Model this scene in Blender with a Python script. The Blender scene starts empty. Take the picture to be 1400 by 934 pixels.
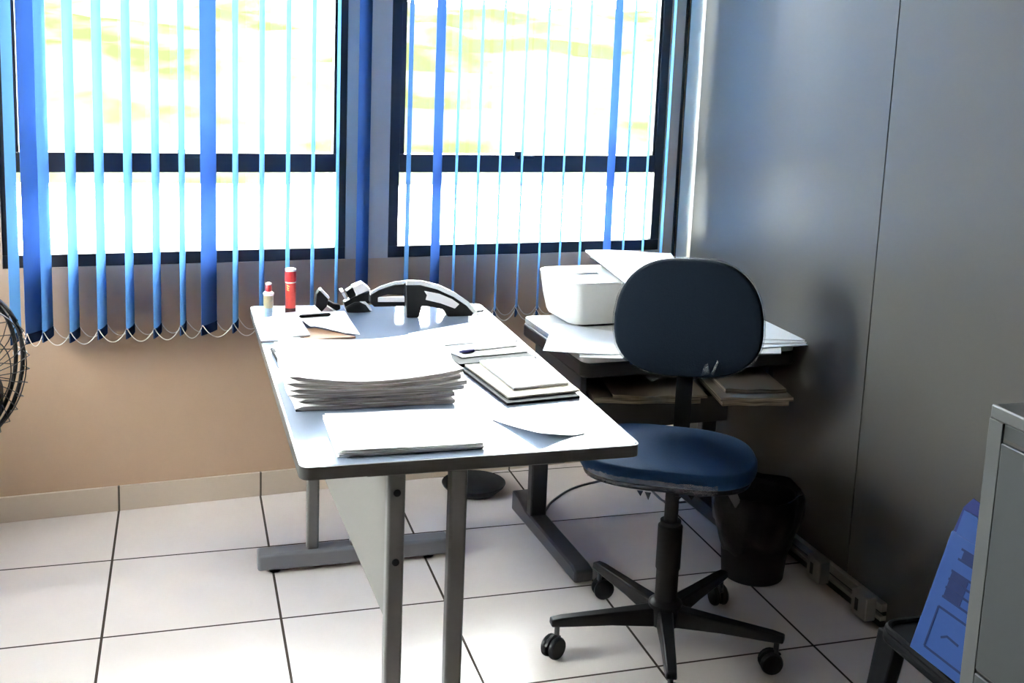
import bpy, bmesh, math, random
from mathutils import Vector, Matrix
random.seed(7)
scn = bpy.context.scene
COL = scn.collection
PI = math.pi

# ------------------------------------------------------------------ camera
S = 0.45                                  # floor tile pitch, metres
F, CX, CY = 1519.134, 724.728, 326.299    # focal length and principal point of the 1400x934 frame
ROT = (math.radians(80.5674444), math.radians(-2.39758155), math.radians(-17.08737808))
CAM = Vector((0.47429909, -8.11336071, 3.37768164)) * S
Y0 = -0.83014571 * S                      # first full grout line
TA = math.radians(4.5803978)              # the window wall is turned a little against the tile grid
cam = bpy.data.cameras.new('camera')
cam.sensor_fit = 'HORIZONTAL'; cam.sensor_width = 36; cam.lens = F / 1400 * 36
cam.shift_x = (700 - CX) / 1400; cam.shift_y = (CY - 467) / 1400
cam.clip_start = 0.05; cam.clip_end = 500
camo = bpy.data.objects.new('camera', cam); COL.objects.link(camo)
camo.location = CAM; camo.rotation_euler = ROT
scn.camera = camo
from mathutils import Euler
RM = Euler(ROT, 'XYZ').to_matrix()

def ray(u, v): return RM @ Vector(((u - CX) / F, -(v - CY) / F, -1.0))
def onz(u, v, z):
    d = ray(u, v); return CAM + d * ((z - CAM.z) / d.z)
def ony(u, v, y):
    d = ray(u, v); return CAM + d * ((y - CAM.y) / d.y)
def onx(u, v, x):
    d = ray(u, v); return CAM + d * ((x - CAM.x) / d.x)
def xy(u, v, z):
    p = onz(u, v, z); return (p.x, p.y)

# ------------------------------------------------------------------ materials
MATS = {}
def mat(name, col, rough=0.5, metal=0.0, spec=0.5, noise=None, bump=0.0, nscale=40.0, coat=0.0):
    m = bpy.data.materials.new(name); m.use_nodes = True
    nt = m.node_tree; b = nt.nodes['Principled BSDF']
    b.inputs['Base Color'].default_value = (*col, 1)
    b.inputs['Roughness'].default_value = rough
    b.inputs['Metallic'].default_value = metal
    b.inputs['Specular IOR Level'].default_value = spec
    b.inputs['Coat Weight'].default_value = coat
    if noise is not None or bump:
        tc = nt.nodes.new('ShaderNodeTexCoord'); n = nt.nodes.new('ShaderNodeTexNoise')
        n.inputs['Scale'].default_value = nscale; n.inputs['Detail'].default_value = 4
        nt.links.new(tc.outputs['Object'], n.inputs['Vector'])
        if noise is not None:
            mx = nt.nodes.new('ShaderNodeMix'); mx.data_type = 'RGBA'
            mx.inputs[6].default_value = (*col, 1); mx.inputs[7].default_value = (*noise, 1)
            nt.links.new(n.outputs['Fac'], mx.inputs[0]); nt.links.new(mx.outputs[2], b.inputs['Base Color'])
        if bump:
            bp = nt.nodes.new('ShaderNodeBump'); bp.inputs['Strength'].default_value = bump
            bp.inputs['Distance'].default_value = 0.002
            nt.links.new(n.outputs['Fac'], bp.inputs['Height']); nt.links.new(bp.outputs['Normal'], b.inputs['Normal'])
    MATS[name] = m
    return m

def math_node(nt, op, a, b=None):
    n = nt.nodes.new('ShaderNodeMath'); n.operation = op
    for i, x in enumerate((a, b)):
        if x is None: continue
        if isinstance(x, (int, float)): n.inputs[i].default_value = x
        else: nt.links.new(x, n.inputs[i])
    return n.outputs[0]

def tile_material():
    m = mat('floor_tile', (0.8, 0.75, 0.74), 0.16)
    nt = m.node_tree; b = nt.nodes['Principled BSDF']
    g = nt.nodes.new('ShaderNodeNewGeometry'); sp = nt.nodes.new('ShaderNodeSeparateXYZ')
    nt.links.new(g.outputs['Position'], sp.inputs[0])
    def line(o, off):
        t = math_node(nt, 'DIVIDE', math_node(nt, 'SUBTRACT', o, off), S)
        fr = math_node(nt, 'FRACT', math_node(nt, 'ADD', t, 100.5))
        d = math_node(nt, 'MULTIPLY', math_node(nt, 'ABSOLUTE', math_node(nt, 'SUBTRACT', fr, 0.5)), S)
        return d
    d = math_node(nt, 'MINIMUM', line(sp.outputs[0], 0.0), line(sp.outputs[1], Y0))
    isg = math_node(nt, 'LESS_THAN', d, 0.0034)
    n1 = nt.nodes.new('ShaderNodeTexNoise'); n1.inputs['Scale'].default_value = 6; n1.inputs['Detail'].default_value = 5
    nt.links.new(g.outputs['Position'], n1.inputs['Vector'])
    c1 = nt.nodes.new('ShaderNodeMix'); c1.data_type = 'RGBA'
    c1.inputs[6].default_value = (0.70, 0.62, 0.58, 1); c1.inputs[7].default_value = (0.77, 0.69, 0.655, 1)
    nt.links.new(n1.outputs['Fac'], c1.inputs[0])
    c2 = nt.nodes.new('ShaderNodeMix'); c2.data_type = 'RGBA'
    nt.links.new(isg, c2.inputs[0]); nt.links.new(c1.outputs[2], c2.inputs[6]); c2.inputs[7].default_value = (0.06, 0.045, 0.038, 1)
    nt.links.new(c2.outputs[2], b.inputs['Base Color'])
    nt.links.new(math_node(nt, 'ADD', math_node(nt, 'MULTIPLY', isg, 0.5), 0.22), b.inputs['Roughness'])
    nt.links.new(math_node(nt, 'MULTIPLY', math_node(nt, 'SUBTRACT', 1.0, isg), 0.8), b.inputs['Specular IOR Level'])
    return m

def base_material():
    m = mat('baseboard_tile', (0.62, 0.55, 0.45), 0.3)
    nt = m.node_tree; b = nt.nodes['Principled BSDF']
    tc = nt.nodes.new('ShaderNodeTexCoord'); sp = nt.nodes.new('ShaderNodeSeparateXYZ')
    nt.links.new(tc.outputs['Object'], sp.inputs[0])
    fr = math_node(nt, 'FRACT', math_node(nt, 'ADD', math_node(nt, 'DIVIDE', sp.outputs[0], 0.4515), 100.5))
    d = math_node(nt, 'MULTIPLY', math_node(nt, 'ABSOLUTE', math_node(nt, 'SUBTRACT', fr, 0.5)), 0.4515)
    isg = math_node(nt, 'LESS_THAN', d, 0.0032)
    c2 = nt.nodes.new('ShaderNodeMix'); c2.data_type = 'RGBA'
    nt.links.new(isg, c2.inputs[0]); c2.inputs[6].default_value = (0.56, 0.46, 0.36, 1); c2.inputs[7].default_value = (0.07, 0.05, 0.035, 1)
    nt.links.new(c2.outputs[2], b.inputs['Base Color'])
    return m

def translucent_material(name, col, tcol, w=0.5, rough=0.9):
    m = bpy.data.materials.new(name); m.use_nodes = True; nt = m.node_tree; nt.nodes.clear()
    o = nt.nodes.new('ShaderNodeOutputMaterial'); mx = nt.nodes.new('ShaderNodeMixShader')
    a = nt.nodes.new('ShaderNodeBsdfDiffuse'); t = nt.nodes.new('ShaderNodeBsdfTranslucent')
    a.inputs[0].default_value = (*col, 1); t.inputs[0].default_value = (*tcol, 1); mx.inputs[0].default_value = w
    nt.links.new(a.outputs[0], mx.inputs[1]); nt.links.new(t.outputs[0], mx.inputs[2]); nt.links.new(mx.outputs[0], o.inputs[0])
    MATS[name] = m; return m

def thin_glass(name, tint=(1, 1, 1), gloss=0.08, rough=0.0):
    m = bpy.data.materials.new(name); m.use_nodes = True; nt = m.node_tree; nt.nodes.clear()
    o = nt.nodes.new('ShaderNodeOutputMaterial'); mx = nt.nodes.new('ShaderNodeMixShader')
    t = nt.nodes.new('ShaderNodeBsdfTransparent'); g = nt.nodes.new('ShaderNodeBsdfGlossy'); fr = nt.nodes.new('ShaderNodeFresnel')
    fr.inputs[0].default_value = 1.45
    t.inputs[0].default_value = (*tint, 1); g.inputs['Roughness'].default_value = rough
    nt.links.new(fr.outputs[0], mx.inputs[0]); nt.links.new(t.outputs[0], mx.inputs[1]); nt.links.new(g.outputs[0], mx.inputs[2])
    nt.links.new(mx.outputs[0], o.inputs[0]); MATS[name] = m; return m

def film_material(name):
    m = bpy.data.materials.new(name); m.use_nodes = True; nt = m.node_tree; nt.nodes.clear()
    o = nt.nodes.new('ShaderNodeOutputMaterial'); mx = nt.nodes.new('ShaderNodeMixShader')
    t = nt.nodes.new('ShaderNodeBsdfTransparent'); p = nt.nodes.new('ShaderNodeBsdfPrincipled')
    p.inputs['Base Color'].default_value = (0.30, 0.31, 0.31, 1); p.inputs['Roughness'].default_value = 0.15
    n = nt.nodes.new('ShaderNodeTexNoise'); n.inputs['Scale'].default_value = 55; n.inputs['Detail'].default_value = 3
    bp = nt.nodes.new('ShaderNodeBump'); bp.inputs['Strength'].default_value = 0.8; bp.inputs['Distance'].default_value = 0.01
    tc = nt.nodes.new('ShaderNodeTexCoord'); nt.links.new(tc.outputs['Object'], n.inputs['Vector'])
    nt.links.new(n.outputs['Fac'], bp.inputs['Height']); nt.links.new(bp.outputs['Normal'], p.inputs['Normal'])
    mx.inputs[0].default_value = 0.42
    nt.links.new(t.outputs[0], mx.inputs[1]); nt.links.new(p.outputs[0], mx.inputs[2]); nt.links.new(mx.outputs[0], o.inputs[0])
    MATS[name] = m; return m

def page_material(name, c1, c2, sc=450.0, ctop=None):
    """stacked page edges: thin lines by height on upright faces, plain paper on top"""
    m = mat(name, c1, 0.75); nt = m.node_tree; b = nt.nodes['Principled BSDF']
    tc = nt.nodes.new('ShaderNodeTexCoord'); mp = nt.nodes.new('ShaderNodeMapping'); n = nt.nodes.new('ShaderNodeTexNoise')
    mp.inputs['Scale'].default_value = (6, 6, sc); n.inputs['Scale'].default_value = 1; n.inputs['Detail'].default_value = 2
    nt.links.new(tc.outputs['Object'], mp.inputs[0]); nt.links.new(mp.outputs[0], n.inputs['Vector'])
    r = nt.nodes.new('ShaderNodeValToRGB'); r.color_ramp.elements[0].position = 0.38; r.color_ramp.elements[1].position = 0.6
    r.color_ramp.elements[0].color = (*c2, 1); r.color_ramp.elements[1].color = (*c1, 1)
    nt.links.new(n.outputs['Fac'], r.inputs[0])
    g = nt.nodes.new('ShaderNodeNewGeometry'); sp = nt.nodes.new('ShaderNodeSeparateXYZ'); nt.links.new(g.outputs['True Normal'], sp.inputs[0])
    up = math_node(nt, 'GREATER_THAN', math_node(nt, 'ABSOLUTE', sp.outputs[2]), 0.6)
    mx = nt.nodes.new('ShaderNodeMix'); mx.data_type = 'RGBA'
    nt.links.new(up, mx.inputs[0]); nt.links.new(r.outputs[0], mx.inputs[6]); mx.inputs[7].default_value = (*(ctop or c1), 1)
    nt.links.new(mx.outputs[2], b.inputs['Base Color']); return m

tile_material(); base_material()
mat('cream_paint', (0.50, 0.345, 0.23), 0.85, noise=(0.465, 0.32, 0.213), nscale=9, bump=0.05)
mat('column_paint', (0.48, 0.42, 0.37), 0.8)
mat('room_paint', (0.11, 0.10, 0.09), 0.85)
mat('ceiling_paint', (0.28, 0.27, 0.26), 0.9)
mat('partition_laminate', (0.068, 0.064, 0.056), 0.34, noise=(0.063, 0.059, 0.052), nscale=3, spec=0.33)
mat('lit_strip', (0.82, 0.72, 0.58), 0.55)
mat('black_aluminium', (0.014, 0.013, 0.014), 0.42)
mat('dark_gap', (0.03, 0.025, 0.02), 0.7)
mat('beige_trim', (0.50, 0.39, 0.31), 0.7)
thin_glass('window_glass', (0.93, 0.95, 0.93))
translucent_material('blind_fabric', (0.08, 0.17, 0.40), (0.42, 0.68, 0.95), 0.5)
translucent_material('blind_shaded', (0.08, 0.145, 0.28), (0.22, 0.36, 0.66), 0.42)  # same fabric, the shade of the broad slats put into its colour
translucent_material('blind_hem', (0.03, 0.055, 0.12), (0.04, 0.08, 0.18), 0.3)
mat('chain_plastic', (0.75, 0.70, 0.62), 0.4)
mat('desk_laminate', (0.29, 0.345, 0.45), 0.09, spec=0.65)
mat('desk_edge', (0.05, 0.048, 0.044), 0.45)
mat('desk_metal', (0.12, 0.117, 0.11), 0.38, noise=(0.11, 0.107, 0.10), nscale=60)
mat('foot_metal', (0.15, 0.152, 0.162), 0.33)
mat('panel_laminate', (0.135, 0.127, 0.116), 0.5)
mat('black_plastic', (0.007, 0.007, 0.008), 0.38, spec=0.25)
mat('matt_black', (0.008, 0.008, 0.009), 0.6, spec=0.25)
mat('charcoal_metal', (0.03, 0.03, 0.034), 0.3)
mat('table_top', (0.62, 0.60, 0.57), 0.35)
mat('table_black', (0.018, 0.017, 0.017), 0.4)
mat('table_grey', (0.07, 0.068, 0.063), 0.5)
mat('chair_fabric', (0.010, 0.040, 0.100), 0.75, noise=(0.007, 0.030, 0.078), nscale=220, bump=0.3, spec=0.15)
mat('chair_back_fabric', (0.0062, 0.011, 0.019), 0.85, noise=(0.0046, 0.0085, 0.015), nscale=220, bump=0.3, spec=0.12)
film_material('plastic_film')
mat('bag_plastic', (0.005, 0.005, 0.006), 0.42, spec=0.2, bump=0.9, nscale=35)
mat('white_paper', (0.86, 0.85, 0.84), 0.8)
mat('cream_paper', (0.86, 0.78, 0.62), 0.8)
mat('brown_paper', (0.44, 0.27, 0.17), 0.8)
mat('ink_black', (0.012, 0.012, 0.014), 0.7, spec=0.1)
page_material('page_edges', (0.50, 0.44, 0.41), (0.17, 0.14, 0.125), ctop=(0.80, 0.77, 0.75))
page_material('page_edges_old', (0.40, 0.33, 0.24), (0.10, 0.075, 0.05), ctop=(0.20, 0.165, 0.125))
mat('white_plastic', (0.80, 0.785, 0.75), 0.33)
mat('panel_grey', (0.55, 0.55, 0.53), 0.4)
mat('red_plastic', (0.62, 0.022, 0.03), 0.35)
mat('red_label', (0.70, 0.09, 0.06), 0.4, noise=(0.62, 0.03, 0.03), nscale=70)
mat('white_cap', (0.85, 0.80, 0.80), 0.35)
mat('dark_red', (0.06, 0.012, 0.012), 0.35)
mat('label_green', (0.16, 0.24, 0.20), 0.4, noise=(0.5, 0.32, 0.16), nscale=120)
mat('label_blue', (0.09, 0.16, 0.30), 0.4, noise=(0.30, 0.42, 0.55), nscale=90)
mat('yellow_mark', (0.75, 0.62, 0.25), 0.5)
mat('silver', (0.65, 0.65, 0.66), 0.22, metal=1.0)
mat('gloss_silver', (0.72, 0.72, 0.74), 0.2)
mat('blue_pen', (0.01, 0.015, 0.12), 0.3)
mat('clear_plastic', (0.62, 0.62, 0.62), 0.25)
mat('box_blue', (0.009, 0.032, 0.118), 0.6, spec=0.12)
mat('box_inner', (0.004, 0.010, 0.07), 0.6, spec=0.1)
mat('box_ink', (0.003, 0.009, 0.045), 0.6, spec=0.1)
mat('cabinet_steel', (0.030, 0.033, 0.033), 0.5, noise=(0.027, 0.030, 0.030), nscale=8, spec=0.25)
mat('cabinet_trim', (0.050, 0.052, 0.050), 0.5, spec=0.3)
mat('chair_black', (0.004, 0.004, 0.005), 0.6, spec=0.06)
mat('trunk_plastic', (0.27, 0.245, 0.215), 0.45)
mat('cable_grey', (0.05, 0.05, 0.055), 0.5)
mat('fan_metal', (0.015, 0.015, 0.016), 0.35)
mat('pavement', (0.80, 0.79, 0.76), 0.9, noise=(0.74, 0.73, 0.70), nscale=1)
mat('grass', (0.16, 0.22, 0.05), 0.9, spec=0.0)
def grass_material():
    m = MATS['grass']; nt = m.node_tree; b = nt.nodes['Principled BSDF']
    tc = nt.nodes.new('ShaderNodeTexCoord'); n = nt.nodes.new('ShaderNodeTexNoise'); n.inputs['Scale'].default_value = 0.38; n.inputs['Detail'].default_value = 5
    nt.links.new(tc.outputs['Object'], n.inputs['Vector'])
    r = nt.nodes.new('ShaderNodeValToRGB'); e = r.color_ramp.elements
    e[0].position = 0.40; e[0].color = (0.0112, 0.0140, 0.0054, 1); e[1].position = 0.58; e[1].color = (0.028, 0.030, 0.024, 1)
    nt.links.new(n.outputs['Fac'], r.inputs[0]); nt.links.new(r.outputs[0], b.inputs['Base Color'])
grass_material()

# ------------------------------------------------------------------ mesh helpers
def BM(): return bmesh.new()
def box(bm, lo, hi, M=None):
    x0, y0, z0 = lo; x1, y1, z1 = hi
    co = [(x0,y0,z0),(x1,y0,z0),(x1,y1,z0),(x0,y1,z0),(x0,y0,z1),(x1,y0,z1),(x1,y1,z1),(x0,y1,z1)]
    v = [bm.verts.new((M @ Vector(c)) if M else c) for c in co]
    for f in ((0,3,2,1),(4,5,6,7),(0,1,5,4),(1,2,6,5),(2,3,7,6),(3,0,4,7)): bm.faces.new([v[i] for i in f])
    return v
def prism(bm, poly, axis, a, b, M=None):
    """poly of (p,q) extruded along axis between a and b; axis z:(x,y) y:(x,z) x:(y,z)"""
    def mk(p, q, t):
        c = {'z': (p, q, t), 'y': (p, t, q), 'x': (t, p, q)}[axis]
        return (M @ Vector(c)) if M else c
    lo = [bm.verts.new(mk(p, q, a)) for p, q in poly]; hi = [bm.verts.new(mk(p, q, b)) for p, q in poly]
    n = len(poly)
    bm.faces.new(lo); bm.faces.new(hi)
    for i in range(n): bm.faces.new((lo[i], lo[(i+1) % n], hi[(i+1) % n], hi[i]))
def tube(bm, pts, r, n=10, closed=False):
    pts = [Vector(p) for p in pts]; rings = []
    N = len(pts); up = Vector((0.123, 0.31, 0.94))
    for i, p in enumerate(pts):
        if closed: t = pts[(i+1) % N] - pts[i-1]
        else: t = pts[min(i+1, N-1)] - pts[max(i-1, 0)]
        t.normalize(); a = t.cross(up)
        if a.length < 0.05: a = t.cross(Vector((1, 0, 0)))
        a.normalize(); b = t.cross(a)
        rr = r[i] if isinstance(r, (list, tuple)) else r
        rings.append([bm.verts.new(p + (a*math.cos(2*PI*k/n) + b*math.sin(2*PI*k/n))*rr) for k in range(n)])
    for i in range(N if closed else N-1):
        A, B = rings[i], rings[(i+1) % N]
        for k in range(n): bm.faces.new((A[k], A[(k+1) % n], B[(k+1) % n], B[k]))
    if not closed: bm.faces.new(rings[0]); bm.faces.new(rings[-1])
def lathe(bm, prof, c=(0, 0, 0), n=32, M=None):
    """prof: (radius, z) from bottom to top"""
    rings = []
    for r, z in prof:
        rg = []
        for k in range(n):
            p = Vector((c[0] + r*math.cos(2*PI*k/n), c[1] + r*math.sin(2*PI*k/n), c[2] + z))
            rg.append(bm.verts.new((M @ p) if M else p))
        rings.append(rg)
    for A, B in zip(rings, rings[1:]):
        for k in range(n): bm.faces.new((A[k], A[(k+1) % n], B[(k+1) % n], B[k]))
    bm.faces.new(rings[0]); bm.faces.new(rings[-1])
def rrect(x0, y0, x1, y1, r, n=6):
    out = []
    for cx, cy, a0 in ((x1-r, y1-r, 0), (x0+r, y1-r, 90), (x0+r, y0+r, 180), (x1-r, y0+r, 270)):
        for k in range(n+1):
            a = math.radians(a0 + 90*k/n); out.append((cx + r*math.cos(a), cy + r*math.sin(a)))
    return out
def round_poly(poly, r, n=5):
    out = []; N = len(poly)
    for i in range(N):
        p0, p, p1 = Vector(poly[i-1]), Vector(poly[i]), Vector(poly[(i+1) % N])
        a = (p0-p).normalized(); b = (p1-p).normalized()
        s = p + a*r; e = p + b*r
        for k in range(n+1):
            t = k/n; q = s*(1-t)**2 + p*2*t*(1-t) + e*t*t; out.append((q.x, q.y))
    return out
def obj(name, bm, m, parent=None, bevel=0.0, smooth=False, seg=2, loc=None):
    bmesh.ops.recalc_face_normals(bm, faces=bm.faces)
    me = bpy.data.meshes.new(name); bm.to_mesh(me); bm.free()
    me.materials.append(MATS[m])
    o = bpy.data.objects.new(name, me); COL.objects.link(o)
    if parent is not None: o.parent = parent
    if loc is not None: o.location = loc
    if bevel:
        b = o.modifiers.new('bevel', 'BEVEL'); b.width = bevel; b.segments = seg; b.limit_method = 'ANGLE'; b.angle_limit = math.radians(40)
    if smooth or bevel:
        for p in me.polygons: p.use_smooth = True
        try: me.set_sharp_from_angle(angle=math.radians(42))
        except Exception: pass
    return o
def tag(o, label, cat, group=None, kind=None):
    o['label'] = label
    if cat: o['category'] = cat
    if group: o['group'] = group
    if kind: o['kind'] = kind
    return o
def thing(name, label, cat, loc=(0, 0, 0), rz=0.0, group=None):
    o = bpy.data.objects.new(name, None); COL.objects.link(o); o.empty_display_size = 0.1
    o.location = loc; o.rotation_euler = (0, 0, rz)
    return tag(o, label, cat, group)
def struct(o, label=None):
    o['kind'] = 'structure'
    if label: o['label'] = label
    return o
def smoothpath(pts, n=8):
    P = [Vector(p) for p in pts]; P = [P[0]*2-P[1]] + P + [P[-1]*2-P[-2]]; out = []
    for i in range(1, len(P)-2):
        for k in range(n):
            t = k/n; a, b, c, d = P[i-1], P[i], P[i+1], P[i+2]
            out.append(0.5*((2*b) + (c-a)*t + (2*a-5*b+4*c-d)*t*t + (3*b-a-3*c+d)*t**3))
    out.append(P[-2]); return out
def sheet(bm, c4, z, th=0.0008, h=None, nu=10, nv=10):
    """quad of four (x,y) corners (a,b,c,d going round), thin and slightly shaped by h(u,v)"""
    a, b, c, d = [Vector((*p[:2], 0)) for p in c4]
    top, bot = [], []
    for i in range(nu+1):
        rt, rb = [], []
        for j in range(nv+1):
            u, v = i/nu, j/nv
            p = (a*(1-u) + b*u)*(1-v) + (d*(1-u) + c*u)*v
            hh = h(u, v) if h else 0.0
            rt.append(bm.verts.new((p.x, p.y, z + hh + th))); rb.append(bm.verts.new((p.x, p.y, z + hh)))
        top.append(rt); bot.append(rb)
    for i in range(nu):
        for j in range(nv):
            bm.faces.new((top[i][j], top[i+1][j], top[i+1][j+1], top[i][j+1]))
            bm.faces.new((bot[i][j], bot[i][j+1], bot[i+1][j+1], bot[i+1][j]))
    for i in range(nu):
        bm.faces.new((top[i][0], bot[i][0], bot[i+1][0], top[i+1][0])); bm.faces.new((top[i][nv], top[i+1][nv], bot[i+1][nv], bot[i][nv]))
    for j in range(nv):
        bm.faces.new((top[0][j], top[0][j+1], bot[0][j+1], bot[0][j])); bm.faces.new((top[nu][j], bot[nu][j], bot[nu][j+1], top[nu][j+1]))

# ------------------------------------------------------------------ the room
RX = 2.02                                    # partition plane near the window wall
XL, YB, ZC = -1.9, -5.6, 2.75
bm = BM(); box(bm, (XL-0.1, YB-0.1, -0.12), (2.35, 0.30, 0.0)); struct(obj('floor', bm, 'floor_tile'), 'glossy white floor tiles with dark grout')
bm = BM(); box(bm, (XL-0.3, YB-0.3, ZC), (2.6, 0.6, ZC+0.15)); struct(obj('ceiling', bm, 'ceiling_paint'))
# window wall, in its own turned frame: local x along the wall, local y outwards
WT = 0.14
WS = [(-0.317, 0.732), (0.879, 1.928)]       # the two window openings
Z0, Z1 = 0.81, 2.22
bm = BM()
box(bm, (XL-0.2, 0, 0), (2.30, WT, Z0)); box(bm, (XL-0.2, 0, Z1), (2.30, WT, ZC))
box(bm, (XL-0.2, 0, Z0), (WS[0][0], WT, Z1)); box(bm, (WS[1][1], 0, Z0), (2.30, WT, Z1))
w = obj('wall_back', bm, 'cream_paint'); w.rotation_euler = (0, 0, TA); struct(w, 'cream painted wall under and around the windows')
bm = BM(); box(bm, (WS[0][1], 0, Z0), (WS[1][0], WT, Z1))
w = obj('trim_1', bm, 'column_paint'); w.rotation_euler = (0, 0, TA); struct(w, 'pale pillar between the two windows')
bm = BM(); box(bm, (XL-0.1, -0.011, 0.0), (1.985, 0.0, 0.084))
b_ = obj('baseboard_back', bm, 'baseboard_tile', bevel=0.0015); b_.rotation_euler = (0, 0, TA); struct(b_, 'tile skirting under the windows')
bm = BM(); box(bm, (1.982, -0.006, 0.0), (1.992, 0.0, ZC))
b_ = obj('trim_2', bm, 'dark_gap'); b_.rotation_euler = (0, 0, TA); struct(b_, 'dark joint between window wall and partition')
bm = BM(); box(bm, (WS[1][1]+0.006, -0.004, 0.75), (1.981, 0.0, ZC))
b_ = obj('trim_3', bm, 'beige_trim'); b_.rotation_euler = (0, 0, TA); struct(b_, 'narrow beige jamb beside the right window')
# partition: turned so that it runs a little outwards towards the camera
PTA = math.atan(0.026)
part = bpy.data.objects.new('partition_frame', None)
PM = Matrix.Translation((1.994, 0.162, 0)) @ Matrix.Rotation(PTA, 4, 'Z')   # local -y runs along the partition towards the camera
bpy.data.objects.remove(part)
def pu(u, v):                                 # distance along the partition of a pixel
    d = ray(u, v); inv = PM.inverted(); a = inv @ CAM; b = inv.to_3x3() @ d
    t = -a.x / b.x; return a + b*t
sy = pu(1200, 330).y
bm = BM()
box(bm, (0, 0.05, 0.03), (0.05, sy+0.0022, ZC), PM); box(bm, (0, sy-0.0022, 0.03), (0.05, YB-0.3, ZC), PM)
struct(obj('wall_right', bm, 'partition_laminate'), 'grey laminate partition with one upright joint')
bm = BM(); prism(bm, [(-0.004, -0.018), (-0.004, pu(950, 200).y), (-0.0002, pu(953, 200).y), (-0.0002, -0.018)], 'z', 0.03, ZC, PM)  # pale strip paints window light grazing the partition
struct(obj('painted_light', bm, 'lit_strip'), 'cream strip painting the window light on the partition')
bm = BM(); box(bm, (0.006, sy+0.0022, 0.03), (0.05, sy-0.0022, ZC), PM); struct(obj('trim_4', bm, 'dark_gap'), 'dark upright joint in the partition')
bm = BM(); box(bm, (0.004, 0.03, 0.0), (0.05, YB-0.3, 0.03), PM); struct(obj('baseboard_right', bm, 'dark_gap'), 'dark foot strip of the partition')
LY0, LY1, LZ0, LZ1 = -1.55, -0.55, 0.95, 2.25       # side window, left of the view
bm = BM()
box(bm, (XL-0.14, YB-0.2, 0), (XL, 0.5, LZ0)); box(bm, (XL-0.14, YB-0.2, LZ1), (XL, 0.5, ZC))
box(bm, (XL-0.14, YB-0.2, LZ0), (XL, LY0, LZ1)); box(bm, (XL-0.14, LY1, LZ0), (XL, 0.5, LZ1))
struct(obj('wall_left', bm, 'room_paint'))
bm = BM(); ym = (LY0+LY1)/2
for y0, y1 in ((LY0, LY0+0.04), (ym-0.03, ym+0.03), (LY1-0.04, LY1)): box(bm, (XL-0.06, y0, LZ0+0.04), (XL-0.01, y1, LZ1-0.04))
box(bm, (XL-0.06, LY0, LZ0), (XL-0.01, LY1, LZ0+0.04)); box(bm, (XL-0.06, LY0, LZ1-0.04), (XL-0.01, LY1, LZ1))
w3 = struct(obj('window_3', bm, 'black_aluminium'))
bm = BM(); box(bm, (XL-0.037, LY0+0.03, LZ0+0.03), (XL-0.033, LY1-0.03, LZ1-0.03)); obj('pane', bm, 'window_glass', w3)
bm = BM(); box(bm, (XL-0.2, YB-0.2, 0), (2.5, YB, ZC)); struct(obj('wall_front', bm, 'room_paint'))

# windows
for i, (s0, s1) in enumerate(WS):
    bm = BM(); y0, y1 = 0.004, 0.055
    box(bm, (s0, y0, Z0), (s1, y1, Z0+0.040)); box(bm, (s0, y0, Z1-0.04), (s1, y1, Z1))
    box(bm, (s0, y0, Z0+0.040), (s0+0.036, y1, Z1-0.04)); box(bm, (s1-0.034, y0, Z0+0.040), (s1, y1, Z1-0.04))
    box(bm, (s0+0.036, y0, 1.104), (s1-0.034, y1, 1.166))
    wf = obj('window_%d' % (i+1), bm, 'black_aluminium', bevel=0.002); wf.rotation_euler = (0, 0, TA)
    struct(wf, ('black framed window left of the pillar', 'black framed window right of the pillar')[i])
    bm = BM(); a0, a1 = s0+0.036, s1-0.034; st = 0.018
    y0, y1 = 0.012, 0.048
    box(bm, (a0, y0, 1.166), (a0+st, y1, Z1-0.04)); box(bm, (a1-st+0.010, y0, 1.166), (a1, y1, Z1-0.04)); box(bm, (a0+st, y0, Z1-0.07), (a1-st, y1, Z1-0.04))
    obj('sash', bm, 'black_aluminium', wf, bevel=0.002)
    for z0, z1 in ((Z0+0.04, 1.104), (1.166, Z1-0.06)):
        bm = BM(); box(bm, (a0, 0.028, z0), (a1, 0.032, z1)); obj('pane', bm, 'window_glass', wf)
    hs = (0.5*(s0+s1)+0.03, 0.5*(s0+s1)-0.03)[i]
    bm = BM(); box(bm, (hs-0.03, -0.012, 1.150), (hs+0.03, 0.004, 1.166)); box(bm, (hs-0.045, -0.010, 1.162), (hs-0.020, 0.002, 1.180))
    obj('latch', bm, 'black_aluminium', wf, bevel=0.003)

# outside
bm = BM(); box(bm, (-60, 0.35, -0.5), (60, 16, -0.35)); struct(obj('ground', bm, 'pavement'), 'sunlit pale paving outside')
bm = BM(); N = 60; M_ = 26; g = []
for i in range(N+1):
    row = []
    for j in range(M_+1):
        x = -45 + 110*i/N; t = j/M_; y = 11.5 + 22*t
        z = -0.35 + 3.4*(t**0.75) + 0.20*math.sin(x*1.3+y)*t + 0.15*math.sin(x*2.9-y*1.7)*min(1, 3*t)
        row.append(bm.verts.new((x, y, z - 0.02)))
    g.append(row)
for i in range(N):
    for j in range(M_): bm.faces.new((g[i][j], g[i+1][j], g[i+1][j+1], g[i][j+1]))
ext = bmesh.ops.extrude_face_region(bm, geom=bm.faces[:])
for v in [e for e in ext['geom'] if isinstance(e, bmesh.types.BMVert)]: v.co.z -= 1.0
struct(obj('ground_bank', bm, 'grass', smooth=True), 'overexposed yellow green grass bank outside the windows')

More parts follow.
